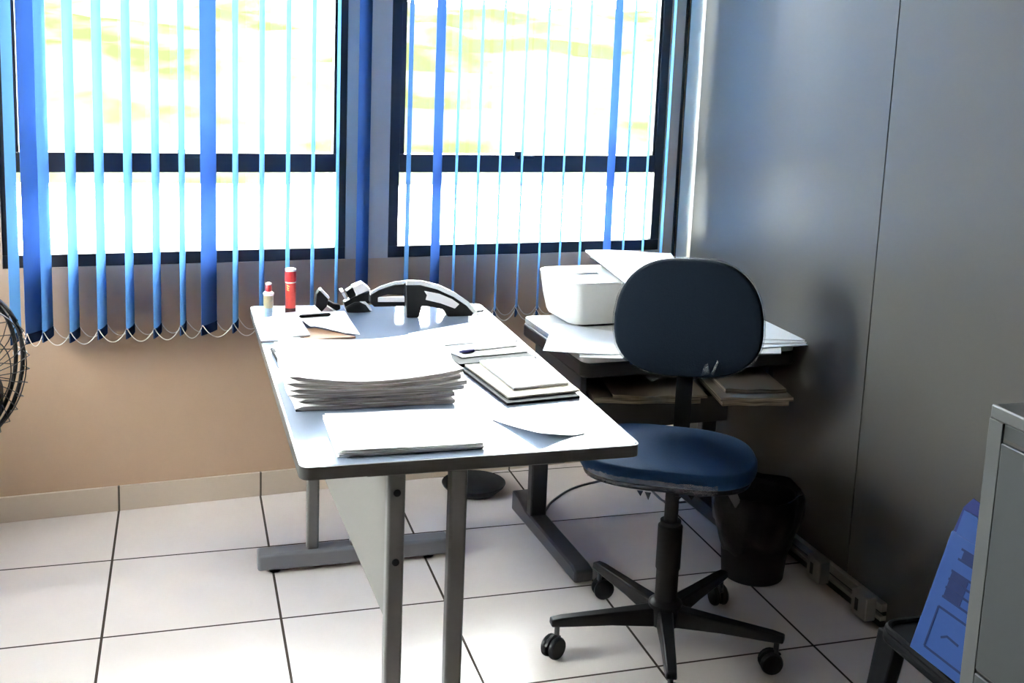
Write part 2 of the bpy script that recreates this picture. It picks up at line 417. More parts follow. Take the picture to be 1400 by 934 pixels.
# ------------------------------------------------------------------ vertical blinds
G = 18.0
def blind(name, label, slats, s0, s1):
    t = thing(name, label, 'blind', (0, 0, 0), TA, 'vertical blinds at the two windows')
    zt, zb = 2.36, 0.605
    bm = BM(); box(bm, (s0-0.03, -0.115, zt+0.012), (s1+0.03, -0.065, zt+0.052)); obj('headrail', bm, 'white_plastic', t, bevel=0.004)
    ends = []
    for s, ang in slats:
        a = math.radians(ang); d = Vector((math.sin(a), math.cos(a), 0)); nrm = Vector((d.y, -d.x, 0)); c = Vector((s, -0.09, 0)); hw = 0.0445
        zb_ = zb + random.uniform(-0.004, 0.006)
        def strip(bm, z0, z1, off, th):
            P = []
            for k in range(7):
                q = -1 + 2*k/6; bow = 0.0035*(1-q*q); P.append(c + d*hw*q + nrm*(bow+off))
            poly = [(p.x, p.y) for p in P] + [((p-nrm*th).x, (p-nrm*th).y) for p in reversed(P)]
            prism(bm, poly, 'z', z0, z1)
        bm = BM(); strip(bm, zb_+0.030, zt+0.012, 0, 0.0009); sl = obj('slat', bm, 'blind_shaded' if abs(ang-G) > 17 else 'blind_fabric', t, smooth=True)
        bm = BM(); strip(bm, zb_, zb_+0.030, 0.0012, 0.0034); obj('hem', bm, 'blind_hem', sl, smooth=True)
        ends.append((c - d*hw*0.86, c + d*hw*0.86, zb_ + 0.034))
    for e in (0, 1):
        bm = BM()
        for A, B in zip(ends, ends[1:]):
            p, q = A[e] - Vector((0, 0.0, 0)), B[e]; pts = []
            for k in range(13):
                f = k/12; x = p.lerp(q, f); z = A[2]*(1-f) + B[2]*f - 0.042*(1 - (2*f-1)**2)
                pts.append((x.x, x.y - (0.004 if e == 0 else -0.004), z))
            tube(bm, pts, 0.0013, 6)
        obj('chain', bm, 'chain_plastic', t, smooth=True)
    return t
blind('vertical_blind', 'blue vertical blind with slats turned edge on at the left window',
      [(-0.281, 16), (-0.226, 38), (-0.193, G), (-0.118, G), (-0.039, G), (0.042, G), (0.122, G), (0.199, G-2), (0.278, 38), (0.360, G), (0.442, G), (0.524, G), (0.604, G), (0.683, G), (0.769, 40)], -0.31, 0.80)
blind('vertical_blind', 'blue vertical blind at the right window beside the grey partition',
      [(0.921, 25), (1.021, 37), (1.088, 23), (1.166, 24), (1.244, 24), (1.325, 25), (1.404, 26), (1.483, 27), (1.561, 29), (1.668, 44), (1.733, 31), (1.813, 32), (1.889, 34)], 0.90, 1.92)

# ------------------------------------------------------------------ white office desk
DZ = 0.745
desk = thing('office_desk', 'white topped office desk with grey metal legs covered in papers', 'desk', (0.745, -1.0, 0))
DX, DY = 0.745, -1.0
def D(p): return (p[0]-DX, p[1]-DY)
corners = [D((0.399, -0.325)), D((0.416, -1.655)), D((1.095, -1.655)), D((1.089, -0.372))]
bm = BM(); prism(bm, round_poly(corners, 0.022), 'z', DZ-0.025, DZ); obj('desktop', bm, 'desk_laminate', desk, bevel=0.002)
def offset(poly, d):
    c = Vector((sum(p[0] for p in poly)/4, sum(p[1] for p in poly)/4))
    return [(p[0] + d*(1 if p[0] > c.x else -1), p[1] + d*(1 if p[1] > c.y else -1)) for p in poly]
bm = BM(); o_ = round_poly(offset(corners, 0.003), 0.024); i_ = round_poly(offset(corners, 0.0002), 0.022)
vo = [[bm.verts.new((p[0], p[1], z)) for p in o_] for z in (DZ-0.026, DZ-0.001)]
vi = [[bm.verts.new((p[0], p[1], z)) for p in i_] for z in (DZ-0.026, DZ-0.001)]
n = len(o_)
for k in range(n):
    j = (k+1) % n
    bm.faces.new((vo[0][k], vo[0][j], vo[1][j], vo[1][k])); bm.faces.new((vi[0][k], vi[1][k], vi[1][j], vi[0][j]))
    bm.faces.new((vo[1][k], vo[1][j], vi[1][j], vi[1][k])); bm.faces.new((vo[0][k], vi[0][k], vi[0][j], vo[0][j]))
obj('edge_band', bm, 'desk_edge', desk, smooth=True)
# leg frames: two posts on one foot rail, at the far end and at the near end
for yy, xs, (r0, r1) in ((-0.535, (0.563, 0.690), (0.405, 0.972)), (-1.605, (0.603, 0.728), (0.435, 1.005))):
    bm = BM(); box(bm, (r0-DX, yy-0.030-DY, 0.012), (r1-DX, yy+0.030-DY, 0.062)); fr = obj('foot_rail', bm, 'foot_metal', desk, bevel=0.008, seg=3)
    for gx in (r0+0.05, r1-0.06):
        bm = BM(); lathe(bm, [(0.016, 0.0), (0.018, 0.004), (0.014, 0.013)], (gx-DX, yy-DY, 0), 16); obj('glide', bm, 'matt_black', fr, smooth=True)
    for k, x in enumerate(xs):
        bm = BM(); box(bm, (x-0.0175-DX, yy-0.0175-DY, 0.060), (x+0.0175-DX, yy+0.0175-DY, DZ-0.040)); p_ = obj('post', bm, 'desk_metal', desk, bevel=0.006, seg=3)
        if k == 0 and yy < -1:
            for zz in (0.667, 0.523):
                bm = BM(); lathe(bm, [(0.006, 0.0), (0.0075, 0.002), (0.007, 0.004), (0.003, 0.005)], (0, 0, 0), 16, Matrix.Translation((x-DX, yy-0.0175-DY, zz)) @ Matrix.Rotation(PI/2, 4, 'X')); obj('bolt', bm, 'matt_black', p_, smooth=True)
    bm = BM(); box(bm, (xs[0]-0.06-DX, yy-0.02-DY, DZ-0.042), (xs[1]+0.22-DX, yy+0.02-DY, DZ-0.0255)); obj('top_bracket', bm, 'desk_metal', desk, bevel=0.003)
bm = BM(); M2 = Matrix.Translation((0.603-DX, -1.585-DY, 0)) @ Matrix.Rotation(math.atan2(0.04, 1.03), 4, 'Z')
box(bm, (-0.008, 0.0, 0.372), (0.008, 1.03, DZ-0.0255), M2); obj('modesty_panel', bm, 'panel_laminate', desk, bevel=0.0015)

# ------------------------------------------------------------------ things on the desk
def paper(name, label, quad, z=DZ+0.0005, th=0.0012, h=None, m='white_paper', group=None, cat='paper', n=10):
    c = Vector((sum(p[0] for p in quad)/4, sum(p[1] for p in quad)/4, z))
    bm = BM(); sheet(bm, [(p[0]-c.x, p[1]-c.y) for p in quad], 0.0, th, h, n, n)
    return tag(obj(name, bm, m, smooth=True, loc=c), label, cat, group)
PG = 'papers on the office desk'
def q(*px, z=DZ): return [xy(u, v, z) for u, v in px]
# top left corner of the desk: sheets and folders beside the glue
paper('paper_sheet', 'plain white sheet at the far left desk corner under both glues', q((348, 421), (424, 420), (470, 431), (350, 440)), h=None, group=PG)
paper('paper_sheet', 'leftmost white sheet in front of the small glue bottle', q((347, 440), (372, 436), (404, 467), (357, 468)), z=DZ+0.002, th=0.006, group=PG)
paper('paper_sheet', 'white sheet in front of the red glue stick lapping its neighbours', q((372, 436), (404, 432), (424, 464), (390, 467)), z=DZ+0.009, th=0.004, group=PG)
paper('paper_folder', 'white folded leaf with a lifted corner and brown underside', q((404, 433), (471, 431), (492, 463), (424, 456)), z=DZ+0.011, th=0.0015, h=lambda u, v: 0.011*(v**2)*max(0, 1-abs(u-0.12)*1.7) , group=PG, cat='folder')
paper('paper_folder', 'brown card folder peeping out under the lifted white leaf', q((398, 455), (430, 452), (486, 464), (420, 468)), z=DZ+0.002, th=0.006, m='brown_paper', group=PG, cat='folder')
# right row
paper('paper_sheet', 'white sheet nearest the telephone on the right row', q((558, 458), (592, 475), (708, 467), (655, 441)), th=0.004, h=lambda u, v: 0.004*v*(1-v), group=PG)
paper('paper_folder', 'dark edged note block under the blue capped pen', q((595, 485), (628, 503), (733, 493), (700, 474)), th=0.009, m='ink_black', group=PG, cat='note block')
paper('paper_sheet', 'white page on the dark note block under the pen', q((600, 481), (632, 495), (727, 486), (699, 470)), z=DZ+0.0105, th=0.0015, group=PG)
paper('paper_folder', 'dark file cover beneath the cream folder', q((633, 509), (693, 555), (793, 545), (737, 500)), th=0.006, m='ink_black', group=PG, cat='folder')
paper('paper_folder', 'cream folder on the dark file cover near the right desk edge', q((635, 505), (695, 550), (792, 540), (736, 497)), z=DZ+0.0072, th=0.005, m='cream_paper', group=PG, cat='folder')
paper('paper_sheet', 'smaller white sheet lying on the cream folder', q((655, 503), (702, 541), (777, 533), (728, 497)), z=DZ+0.0135, th=0.005, h=lambda u, v: 0.004*v*(1-v), group=PG)
paper('paper_sheet', 'white sheet with one lifted corner near the front right desk corner', q((672, 574), (738, 604), (800, 594), (757, 560)), z=DZ+0.001, th=0.0012, h=lambda u, v: 0.017*u**1.4*max(0, 1-v*1.3)**1.2, group=PG)
# front loose stack
for k in range(5):
    dx = random.uniform(-0.004, 0.004); dy = random.uniform(-0.005, 0.006)
    Q = [(x+dx, y+dy) for x, y in q((443, 573), (463, 627), (662, 614), (632, 566))]
    paper('paper_sheet', 'white sheet in the loose pile at the desk front, %s' % ('lowest of five', 'second from the bottom', 'middle one of five', 'second from the top', 'topmost of five')[k], Q,
          z=DZ+0.001+0.0026*k, th=0.0014, h=(lambda k: lambda u, v: 0.005*k/4*max(0, u-0.75)*4*(1-v)*0.5 + 0.0012*math.sin(9*u+k)*math.sin(7*v))(k) if k else None, group='loose pile at the desk front')
# big stack of files
def file_bundle(x0, x1, y0, y1, z, th, sag, label, m, seed):
    r = random.Random(seed); cx, cy = (x0+x1)/2, (y0+y1)/2
    bm = BM(); NY, NX = 12, 22; rings = []
    ph = r.uniform(0, 6)
    for j in range(NY+1):
        v = j/NY; y = y0 + (y1-y0)*v - cy; up, dn = [], []
        xa = x0 - cx + 0.004*math.sin(v*7+ph); xb = x1 - cx + 0.006*math.sin(v*11+ph*2)
        for i in range(NX+1):
            u = i/NX; x = xa + (xb-xa)*u
            s = sag*(1-math.sin(PI*u)**0.8) + 0.0005*math.sin(u*9+ph+v*3)
            fold = math.sqrt(max(0, 1-(1-min(1, u/0.05))**2))    # rounded spine on the left
            up.append((x, y, z + th*0.5 + th*0.5*fold + s)); dn.append((x, y, z + th*0.5 - th*0.5*fold + s*0.9))
        rings.append([bm.verts.new(p) for p in up] + [bm.verts.new(p) for p in reversed(dn)])
    for A, B in zip(rings, rings[1:]):
        for k in range(len(A)): bm.faces.new((A[k], A[(k+1) % len(A)], B[(k+1) % len(A)], B[k]))
    bm.faces.new(rings[0]); bm.faces.new(rings[-1])
    return tag(obj('file_bundle', bm, m, smooth=True, loc=(cx, cy, 0)), label, 'file', 'stack of files on the desk')
bz = DZ + 0.0026
names = ['lowest', 'second from the bottom', 'third from the bottom', 'third from the top', 'second from the top', 'topmost']
for k in range(6):
    th = (0.0095, 0.0085, 0.008, 0.008, 0.0075, 0.007)[k]; sag = 0.0040*k
    file_bundle(0.430-0.004*k + (0.010 if k % 2 else 0), 0.800 - (0.018 if k < 2 else 0.0) + (0.010 if k == 3 else 0), -1.338+0.004*(k % 3), -0.985+0.006*(k % 2), bz, th, sag,
                'bundle of white files in the big desk stack, ' + names[k], 'page_edges', k+3)
    bz += th + 0.0018
ztop = bz
bm = BM(); box(bm, (0.436, -1.332, DZ+0.0004), (0.772, -1.0, DZ+0.0018)); tag(obj('file_cover', bm, 'ink_black'), 'black cover under the big stack of files', 'folder')
def rod(name, label, a, b, z, r, m, cat='pen', r2=None):
    a, b = Vector((*a, z)), Vector((*b, z)); L = (b-a).length
    bm = BM(); c = (a+b)/2
    P = [(0, .25), (0.02, .7), (0.06, 1), (0.5, 1), (0.94, 1), (0.985, .6), (1.0, .3)]
    tube(bm, [a + (b-a)*t - c for t, _ in P], [r*s for _, s in P], 12)
    return tag(obj(name, bm, m, smooth=True, loc=c), label, cat)
rod('pen', 'black pen lying on the left desk edge behind the file stack', (0.423, -0.835), (0.432, -0.978), DZ+0.0065, 0.0058, 'ink_black')
rod('pen', 'black pen lying beside the red glue stick', xy(409, 432, DZ+0.02), xy(452, 429, DZ+0.02), DZ+0.0185, 0.0048, 'ink_black')
pa, pb = Vector((*xy(628, 481, DZ+0.017), DZ+0.0165)), Vector((*xy(706, 473, DZ+0.017), DZ+0.0165))
pen = thing('pen', 'ballpoint pen with dark blue cap on the note block page', 'pen', tuple(pa))
dd = pb - pa
bm = BM(); tube(bm, [dd*0.25, dd*0.97, dd*1.0], [0.0036, 0.0036, 0.0026], 12); obj('barrel', bm, 'clear_plastic', pen, smooth=True)
bm = BM(); tube(bm, [dd*0.0, dd*0.06, dd*0.25], [0.0022, 0.0042, 0.0046], 12); obj('cap', bm, 'blue_pen', pen, smooth=True)
# glue stick
gx, gy = xy(397, 431, DZ)
gs = thing('glue_stick', 'tall red glue stick standing at the far end of the desk', 'glue', (gx, gy, DZ+0.001))
r = 0.0158
bm = BM(); lathe(bm, [(r*0.97, 0), (r, 0.002), (r, 0.022)]); obj('base_knob', bm, 'dark_red', gs, smooth=True)
bm = BM(); lathe(bm, [(r*0.95, 0.022), (r*0.95, 0.098)]); gb = obj('tube', bm, 'red_label', gs, smooth=True)
bm = BM(); lathe(bm, [(r*0.99, 0.096), (r*0.99, 0.0995)]); obj('collar', bm, 'cream_paper', gb, smooth=True)
bm = BM()
for zz, w_ in ((0.088, 0.5), (0.082, 0.34), (0.076, 0.42)):
    for k in range(4):
        a0 = math.radians(225 + k*8*w_*2); pts = [(r*0.985*math.cos(a0+t*0.12), r*0.985*math.sin(a0+t*0.12), zz + 0.002*math.sin(k+t*3)) for t in (0, .5, 1)]
        tube(bm, pts, 0.0011, 5)
obj('label_mark', bm, 'yellow_mark', gb, smooth=True)
bm = BM(); lathe(bm, [(r, 0.0995), (r*1.03, 0.101), (r*1.0, 0.128), (r*0.98, 0.130)]); cp = obj('cap', bm, 'red_plastic', gs, smooth=True)
bm = BM(); lathe(bm, [(r*0.98, 0.130), (r*0.96, 0.136), (r*0.7, 0.138)]); obj('cap_top', bm, 'white_cap', cp, smooth=True)
# glue bottle
gx, gy = xy(367, 434, DZ)
gb = thing('glue_bottle', 'small glue bottle with red cap and blue label on the desk corner', 'glue', (gx, gy, DZ+0.001))
bm = BM(); lathe(bm, [(0.0105, 0), (0.012, 0.003), (0.0125, 0.028)]); obj('lower_label', bm, 'label_blue', gb, smooth=True)
bm = BM(); lathe(bm, [(0.0125, 0.028), (0.0138, 0.034), (0.0138, 0.058), (0.0135, 0.064)]); obj('body', bm, 'label_green', gb, smooth=True)
bm = BM(); lathe(bm, [(0.0135, 0.064), (0.0150, 0.066), (0.0150, 0.071), (0.009, 0.076)]); obj('shoulder', bm, 'white_cap', gb, smooth=True)
bm = BM(); lathe(bm, [(0.0082, 0.075), (0.0086, 0.077), (0.0080, 0.092), (0.0065, 0.094)]); cp = obj('cap', bm, 'red_plastic', gb, smooth=True)
bm = BM(); lathe(bm, [(0.0066, 0.094), (0.0082, 0.0955), (0.0080, 0.099), (0.004, 0.101)]); obj('cap_tip', bm, 'white_cap', cp, smooth=True)

# profile work for the small black things: pixels read on an upright plane, then given real depth
def prof(pts, y): return [(lambda p: (p.x, p.z))(ony(u, v, y)) for u, v in pts]
def zfix(poly, z0): return [(x, max(z, z0)) for x, z in poly]
# rubber stamp
ys = -0.43
st = thing('rubber_stamp', 'black rubber stamp lying tilted at the far desk edge', 'stamp', (0.61, ys, DZ))
def part_prof(parent, name, pts, y, d, m, bevel=0.002, zmin=DZ+0.0008, y1=None):
    P = zfix(prof(pts, y), zmin); o = parent.location
    bm = BM(); prism(bm, [(x-o.x, z-o.z) for x, z in P], 'y', y-o.y, (y+d if y1 is None else y1)-o.y)
    return obj(name, bm, m, parent, bevel=bevel)
part_prof(st, 'head', [(433, 402), (437, 397), (449, 409), (447, 419), (440, 427), (431, 419)], ys, 0.03, 'matt_black')
part_prof(st, 'head_plate', [(437, 397), (440, 396), (451, 407), (449, 409)], ys-0.001, 0.032, 'white_cap', 0.0008)
part_prof(st, 'handle', [(449, 411), (456, 415), (465, 417), (466, 423), (460, 426), (447, 417)], ys+0.006, 0.018, 'matt_black', 0.004)
part_prof(st, 'foot', [(447, 419), (457, 427), (460, 432), (452, 432), (441, 427)], ys+0.004, 0.022, 'white_cap', 0.001)
# tape dispenser
yt = -0.45
td = thing('tape_dispenser', 'black tape dispenser with white tape roll beside the telephone', 'tape dispenser', (0.70, yt, DZ))
part_prof(td, 'base', [(472, 421), (485, 414), (500, 413), (507, 421), (508, 428), (500, 433), (474, 433)], yt, 0.05, 'black_plastic', 0.004)
part_prof(td, 'arm', [(470, 414), (490, 404), (505, 398), (512, 404), (508, 414), (490, 418), (472, 421)], yt+0.008, 0.034, 'black_plastic', 0.003)
part_prof(td, 'wheel_rim', [(492, 413), (500, 413), (507, 420), (509, 425), (506, 425), (500, 417)], yt-0.003, 0.01, 'gloss_silver', 0.001)
part_prof(td, 'tape_roll', [(482, 393), (496, 387), (507, 396), (488, 404)], yt+0.004, 0.042, 'white_cap', 0.002)
part_prof(td, 'tape_hub', [(473, 399), (482, 393), (487, 404), (478, 409)], yt+0.008, 0.034, 'matt_black', 0.002)
part_prof(td, 'cutter', [(466, 399), (470, 398), (476, 409), (472, 410)], yt+0.004, 0.04, 'silver', 0.0008)
# telephone
yp = -0.535
ph = thing('telephone', 'black desk telephone with arched handset and modelled silver highlights', 'telephone', (0.90, yp, DZ))
part_prof(ph, 'cradle', [(506, 404), (518, 397), (540, 390), (556, 388), (556, 404), (530, 403), (517, 407), (517, 413), (556, 413), (556, 419), (512, 420), (506, 414)], yp+0.03, 0.03, 'black_plastic', 0.003)
part_prof(ph, 'cradle_window', [(517, 407), (553, 406), (553, 413), (517, 413)], yp+0.0285, 0.01, 'white_cap', 0.0005)
part_prof(ph, 'cradle_highlight', [(506, 404), (518, 396.5), (540, 389), (557, 387), (557, 384), (540, 385.5), (520, 392), (506, 400)], yp+0.028, 0.010, 'gloss_silver', 0.001)  # highlight on the black cradle, modelled as a silver strip
part_prof(ph, 'handset', [(555, 390), (575, 390), (598, 396), (620, 406), (638, 418), (648, 428), (645, 437), (612, 438), (607, 424), (592, 420), (577, 419), (573, 437), (556, 437)], yp, 0.040, 'black_plastic', 0.003)
part_prof(ph, 'handset_highlight', [(555, 390), (575, 390), (598, 396), (620, 406), (638, 418), (646, 427), (655, 433), (652, 426), (641, 413), (622, 400), (600, 390), (577, 384.5), (556, 384)], yp-0.002, 0.012, 'gloss_silver', 0.0012)  # highlight along the black handset top, modelled as a silver strip
part_prof(ph, 'card_window', [(580, 398), (601, 402), (618, 409), (628, 416), (622, 422), (603, 415), (582, 410), (584, 404)], yp-0.002, 0.01, 'white_cap', 0.0006)
bm = BM(); a = ony(643, 433, yp+0.02); cpts = [(a.x-0.9, 0.02, 0.012), (1.03-0.9, 0.03, 0.006), (1.066-0.9, 0.045, 0.005), (1.082-0.9, 0.09, 0.004)]
tube(bm, smoothpath(cpts), 0.0035, 8); obj('cord', bm, 'black_plastic', ph, smooth=True)
paper('paper_sheet', 'small white slip under the telephone cord by the desk edge', q((640, 441), (668, 438), (664, 428), (640, 431)), group=PG)
# ------------------------------------------------------------------ printer table
TZ = 0.675
TO = Vector((*xy(798, 490, TZ), 0))
tb = thing('printer_table', 'black low table with printer on top in front of the partition', 'table', tuple(TO), math.radians(3.2))
tw, tdp = (PM @ Vector((0, TO.y-0.16, 0))).x - 0.012 - TO.x, 0.52
bm = BM(); prism(bm, rrect(0.004, 0.004, tw-0.004, tdp-0.004, 0.028), 'z', TZ-0.018, TZ); obj('tabletop', bm, 'table_top', tb, bevel=0.002)
bm = BM(); prism(bm, rrect(0, 0, tw, tdp, 0.032), 'z', TZ-0.062, TZ-0.0185)
obj('edge_band', bm, 'table_black', tb, bevel=0.008, seg=3)
bm = BM(); prism(bm, [(0.02, TZ-0.062), (tw-0.005, TZ-0.062), (tw-0.06, TZ-0.135), (0.10, TZ-0.135)], 'y', 0.42, 0.47); obj('back_beam', bm, 'table_black', tb, bevel=0.004)
for x in (0.022, tw-0.060):
    bm = BM(); box(bm, (x, 0.06, TZ-0.155), (x+0.018, 0.44, TZ-0.0625)); obj('side_panel', bm, 'table_grey' if x < 0.1 else 'table_black', tb, bevel=0.002)
SZ = 0.543
bm = BM(); box(bm, (0.020, 0.02, SZ-0.018), (tw-0.040, 0.34, SZ)); obj('shelf', bm, 'table_black', tb, bevel=0.003)
bm = BM(); box(bm, (0.05, 0.25, ony(900, 583, TO.y+0.27).z), (tw-0.08, 0.268, SZ-0.0185)); obj('stretcher', bm, 'table_grey', tb, bevel=0.002)
for k, x in enumerate((-0.006, tw-0.115)):
    bm = BM(); box(bm, (x, 0.345, 0.05), (x+0.055, 0.385, TZ-0.156 if k else TZ-0.156)); lg = obj('leg', bm, 'charcoal_metal', tb, bevel=0.005)
    fx = 0.13 if k else -0.035
    bm = BM(); prism(bm, [(fx, 0.008), (0.52, 0.008), (0.52, 0.075), (0.46, 0.075), (0.39, 0.056), (fx+0.035, 0.052), (fx, 0.044)], 'x', x-0.002, x+0.057); obj('foot', bm, 'charcoal_metal', tb, bevel=0.006)
# printer: white body that narrows downwards, rounded corners
P0 = Vector((*xy(783, 449, TZ), 0))
pr_ = thing('printer', 'white inkjet printer with tapered body on the black table', 'printer', (P0.x, P0.y, TZ+0.009), math.radians(5))
PW_, PD, PH = 0.40, 0.235, 0.134
bm = BM(); rings = []
for z, gx_, gy_ in ((0.0, 0.0, 0.0), (0.012, -0.006, -0.005), (PH*0.5, -0.018, -0.016), (PH-0.012, -0.026, -0.022), (PH-0.002, -0.027, -0.023)):
    rings.append([bm.verts.new((x, y, z)) for x, y in rrect(gx_, gy_, PW_-gx_, PD-gy_*0.6, 0.045, 8)])
for A, B in zip(rings, rings[1:]):
    for k in range(len(A)): bm.faces.new((A[k], A[(k+1) % len(A)], B[(k+1) % len(A)], B[k]))
bm.faces.new(rings[0]); bm.faces.new(rings[-1]); obj('body', bm, 'white_plastic', pr_, smooth=True)
bm = BM(); prism(bm, rrect(-0.029, -0.025, PW_+0.029, PD+0.016, 0.047, 8), 'z', PH-0.0015, PH+0.006); obj('lid', bm, 'white_plastic', pr_, bevel=0.002)
bm = BM(); prism(bm, rrect(0.055, 0.105, 0.135, 0.205, 0.012, 4), 'z', PH+0.0065, PH+0.013); cpn = obj('control_panel', bm, 'white_plastic', pr_, bevel=0.002)
bm = BM(); prism(bm, rrect(0.051, 0.101, 0.139, 0.209, 0.014, 4), 'z', PH+0.0062, PH+0.0085); obj('panel_seam', bm, 'panel_grey', cpn)
bm = BM(); prism(bm, rrect(0.03, 0.01, PW_-0.03, PD-0.03, 0.03, 4), 'z', -0.0085, 0.0); obj('foot_pad', bm, 'matt_black', pr_)
# paper lying on the printer
pz = TZ + 0.009 + PH + 0.0065
qz = pz + 0.02
paper('paper_folder', 'cream white folder of paper lying across the printer lid', [xy(858, 386, qz), xy(948, 386, qz), xy(917, 350, qz), xy(800, 347, qz)], z=pz+0.001, th=0.006, h=lambda u, v: 0.010+0.016*v + 0.003*math.sin(5*u), m='white_paper', cat='folder')
bm = BM(); c4 = [xy(852, 384, pz), xy(930, 384, pz), xy(905, 356, pz), xy(806, 357, pz)]  # black sheet paints the shade beneath the overhanging paper
paper('paper_folder', 'dark sheet painting the shade under the paper on the printer lid', c4, z=pz+0.0005, th=0.003, h=lambda u, v: 0.0015+0.009*v, m='ink_black', cat='folder')
# papers on the table
TG = 'papers on the black table'
paper('paper_sheet', 'white sheet hanging over the front left corner of the black table', [xy(742, 480, TZ+0.014), xy(846, 484, TZ+0.006), xy(866, 458, TZ+0.003), xy(757, 442, TZ+0.003)], z=TZ+0.0025, th=0.0012, h=lambda u, v: 0.011*(1-v)*(1-u)**1.5 + 0.0012, group=TG)
paper('paper_sheet', 'white sheet edge showing below the overhanging sheet', [xy(792, 489, TZ), xy(852, 491, TZ), xy(858, 465, TZ), xy(800, 466, TZ)], z=TZ+0.0006, th=0.0012, group=TG)
for k, (px, lab) in enumerate(((((1020, 482), (1068, 482), (1068, 440), (1020, 440)), 'lowest white sheet right of the chair back on the black table'),
        (((1010, 476), (1112, 470), (1050, 432), (1004, 440)), 'second white sheet from the bottom right of the chair back'),
        (((1030, 468), (1110, 467), (1052, 428), (1010, 435)), 'third white sheet from the bottom right of the chair back'),
        (((1020, 462), (1105, 464), (1050, 425), (1000, 430)), 'topmost white sheet right of the chair back'))):
    z = TZ + 0.001 + 0.005*k
    paper('paper_sheet', lab, [xy(u, v, z+0.006) for u, v in px], z=z, th=0.003, h=(lambda k: lambda u, v: 0.0008+0.004*(k/3)*v)(k), group='pile right of the chair back')
# bundles on the shelf
def shelf_bundle(u0, u1, v, z, th, depth, label, rz, seed):
    a = onz(u0, v, z); b = onz(u1, v, z); L = (b-a).length; r_ = random.Random(seed)
    bm = BM(); n_ = 12; rings = []
    for i in range(n_+1):
        t = i/n_; x = L*t; wv = 0.0015*math.sin(t*9+seed); w0 = 0.004*math.sin(t*13+seed)
        rings.append([bm.verts.new(p) for p in ((x, w0, wv*0.3), (x, depth, 0.0), (x, depth, th+wv), (x, w0+0.002, th+wv))])
    for A, B in zip(rings, rings[1:]):
        for k in range(4): bm.faces.new((A[k], A[(k+1) % 4], B[(k+1) % 4], B[k]))
    bm.faces.new(rings[0]); bm.faces.new(rings[-1])
    o = tag(obj('paper_bundle', bm, 'page_edges_old', loc=(a.x, a.y, z), bevel=0.001), label, 'paper bundle', 'old papers on the table shelf'); o.rotation_euler = (0, 0, math.atan2(b.y-a.y, b.x-a.x)+rz)
    return o
z = SZ + 0.001
for k, (u0, u1, v, th, lab) in enumerate(((812, 958, 552, 0.016, 'wide old paper bundle lying on the left of the table shelf'), (838, 968, 545, 0.008, 'thin old paper bundle on top of the left shelf pile'))):
    shelf_bundle(u0, u1, v, z, th, 0.26, lab, 0.0, k); z += th + 0.001
z = SZ + 0.001
for k, (u0, u1, v, th, lab) in enumerate(((987, 1078, 555, 0.015, 'lowest browned paper bundle at the right shelf end'), (985, 1085, 549, 0.010, 'middle browned paper bundle at the right shelf end'), (992, 1076, 538, 0.012, 'topmost browned paper bundle at the right shelf end'))):
    shelf_bundle(u0, u1, v, z, th, 0.24, lab, 0.0, k+5); z += th + 0.001

# ------------------------------------------------------------------ office chair
HX, HY = 1.404, -1.182
ch = thing('office_chair', 'blue swivel office chair on a black five star base beside the desk', 'chair', (HX, HY, 0), math.radians(242-270))
# local: -y is forward
A0 = math.radians(177-(242-270))
hub = BM(); lathe(hub, [(0.030, 0.062), (0.042, 0.068), (0.044, 0.125), (0.032, 0.135)]); obj('hub', hub, 'black_plastic', ch, smooth=True)
bm = BM(); lathe(bm, [(0.029, 0.132), (0.029, 0.215), (0.032, 0.22), (0.032, 0.335), (0.027, 0.34), (0.027, 0.35)]); obj('column_cover', bm, 'matt_black', ch, smooth=True)
bm = BM(); lathe(bm, [(0.018, 0.350), (0.018, 0.456)]); obj('gas_column', bm, 'matt_black', ch, smooth=True)
def caster_parts(arm, c, swing):
    M = Matrix.Translation(c) @ Matrix.Rotation(swing, 4, 'Z')
    for s in (-1, 1):
        bm = BM(); lathe(bm, [(0.014, -0.009), (0.026, -0.008), (0.029, -0.003), (0.029, 0.004), (0.024, 0.009), (0.012, 0.010)], (0, 0, 0), 20, M @ Matrix.Translation((0.012, s*0.0125, 0.030)) @ Matrix.Rotation(PI/2, 4, 'X'))
        obj('caster_wheel', bm, 'black_plastic', arm, smooth=True)
    bm = BM(); prism(bm, [(-0.014, 0.050)] + [(0.012+0.033*math.cos(math.radians(a)), 0.030+0.033*math.sin(math.radians(a))) for a in (140, 110, 80, 50, 20)] + [(0.030, 0.036), (0.004, 0.036)], 'y', -0.004, 0.004, M); obj('caster_hood', bm, 'black_plastic', arm, bevel=0.001)
    bm = BM(); lathe(bm, [(0.007, 0.050), (0.007, 0.085)], (0, 0, 0), 12, M); obj('caster_stem', bm, 'charcoal_metal', arm, smooth=True)
sw = [0.6, 2.2, 3.6, 1.0, 4.4]
for k in range(5):
    a = A0 + k*2*PI/5; M = Matrix.Rotation(a, 4, 'Z'); L = 0.300
    bm = BM(); rings = []
    for x, hw, zl, zh in ((0.030, 0.022, 0.066, 0.116), (0.15, 0.018, 0.078, 0.112), (0.28, 0.0155, 0.084, 0.108), (L+0.010, 0.014, 0.086, 0.104)):
        rings.append([bm.verts.new(M @ Vector(p)) for p in ((x, -hw, zl), (x, hw, zl), (x, hw*0.86, zh), (x, -hw*0.86, zh))])
    for A, B in zip(rings, rings[1:]):
        for j in range(4): bm.faces.new((A[j], A[(j+1) % 4], B[(j+1) % 4], B[j]))
    bm.faces.new(rings[0]); bm.faces.new(rings[-1])
    arm = obj('base_arm', bm, 'black_plastic', ch, bevel=0.004)
    caster_parts(arm, M @ Vector((L-0.008, 0, 0)), a + sw[k])
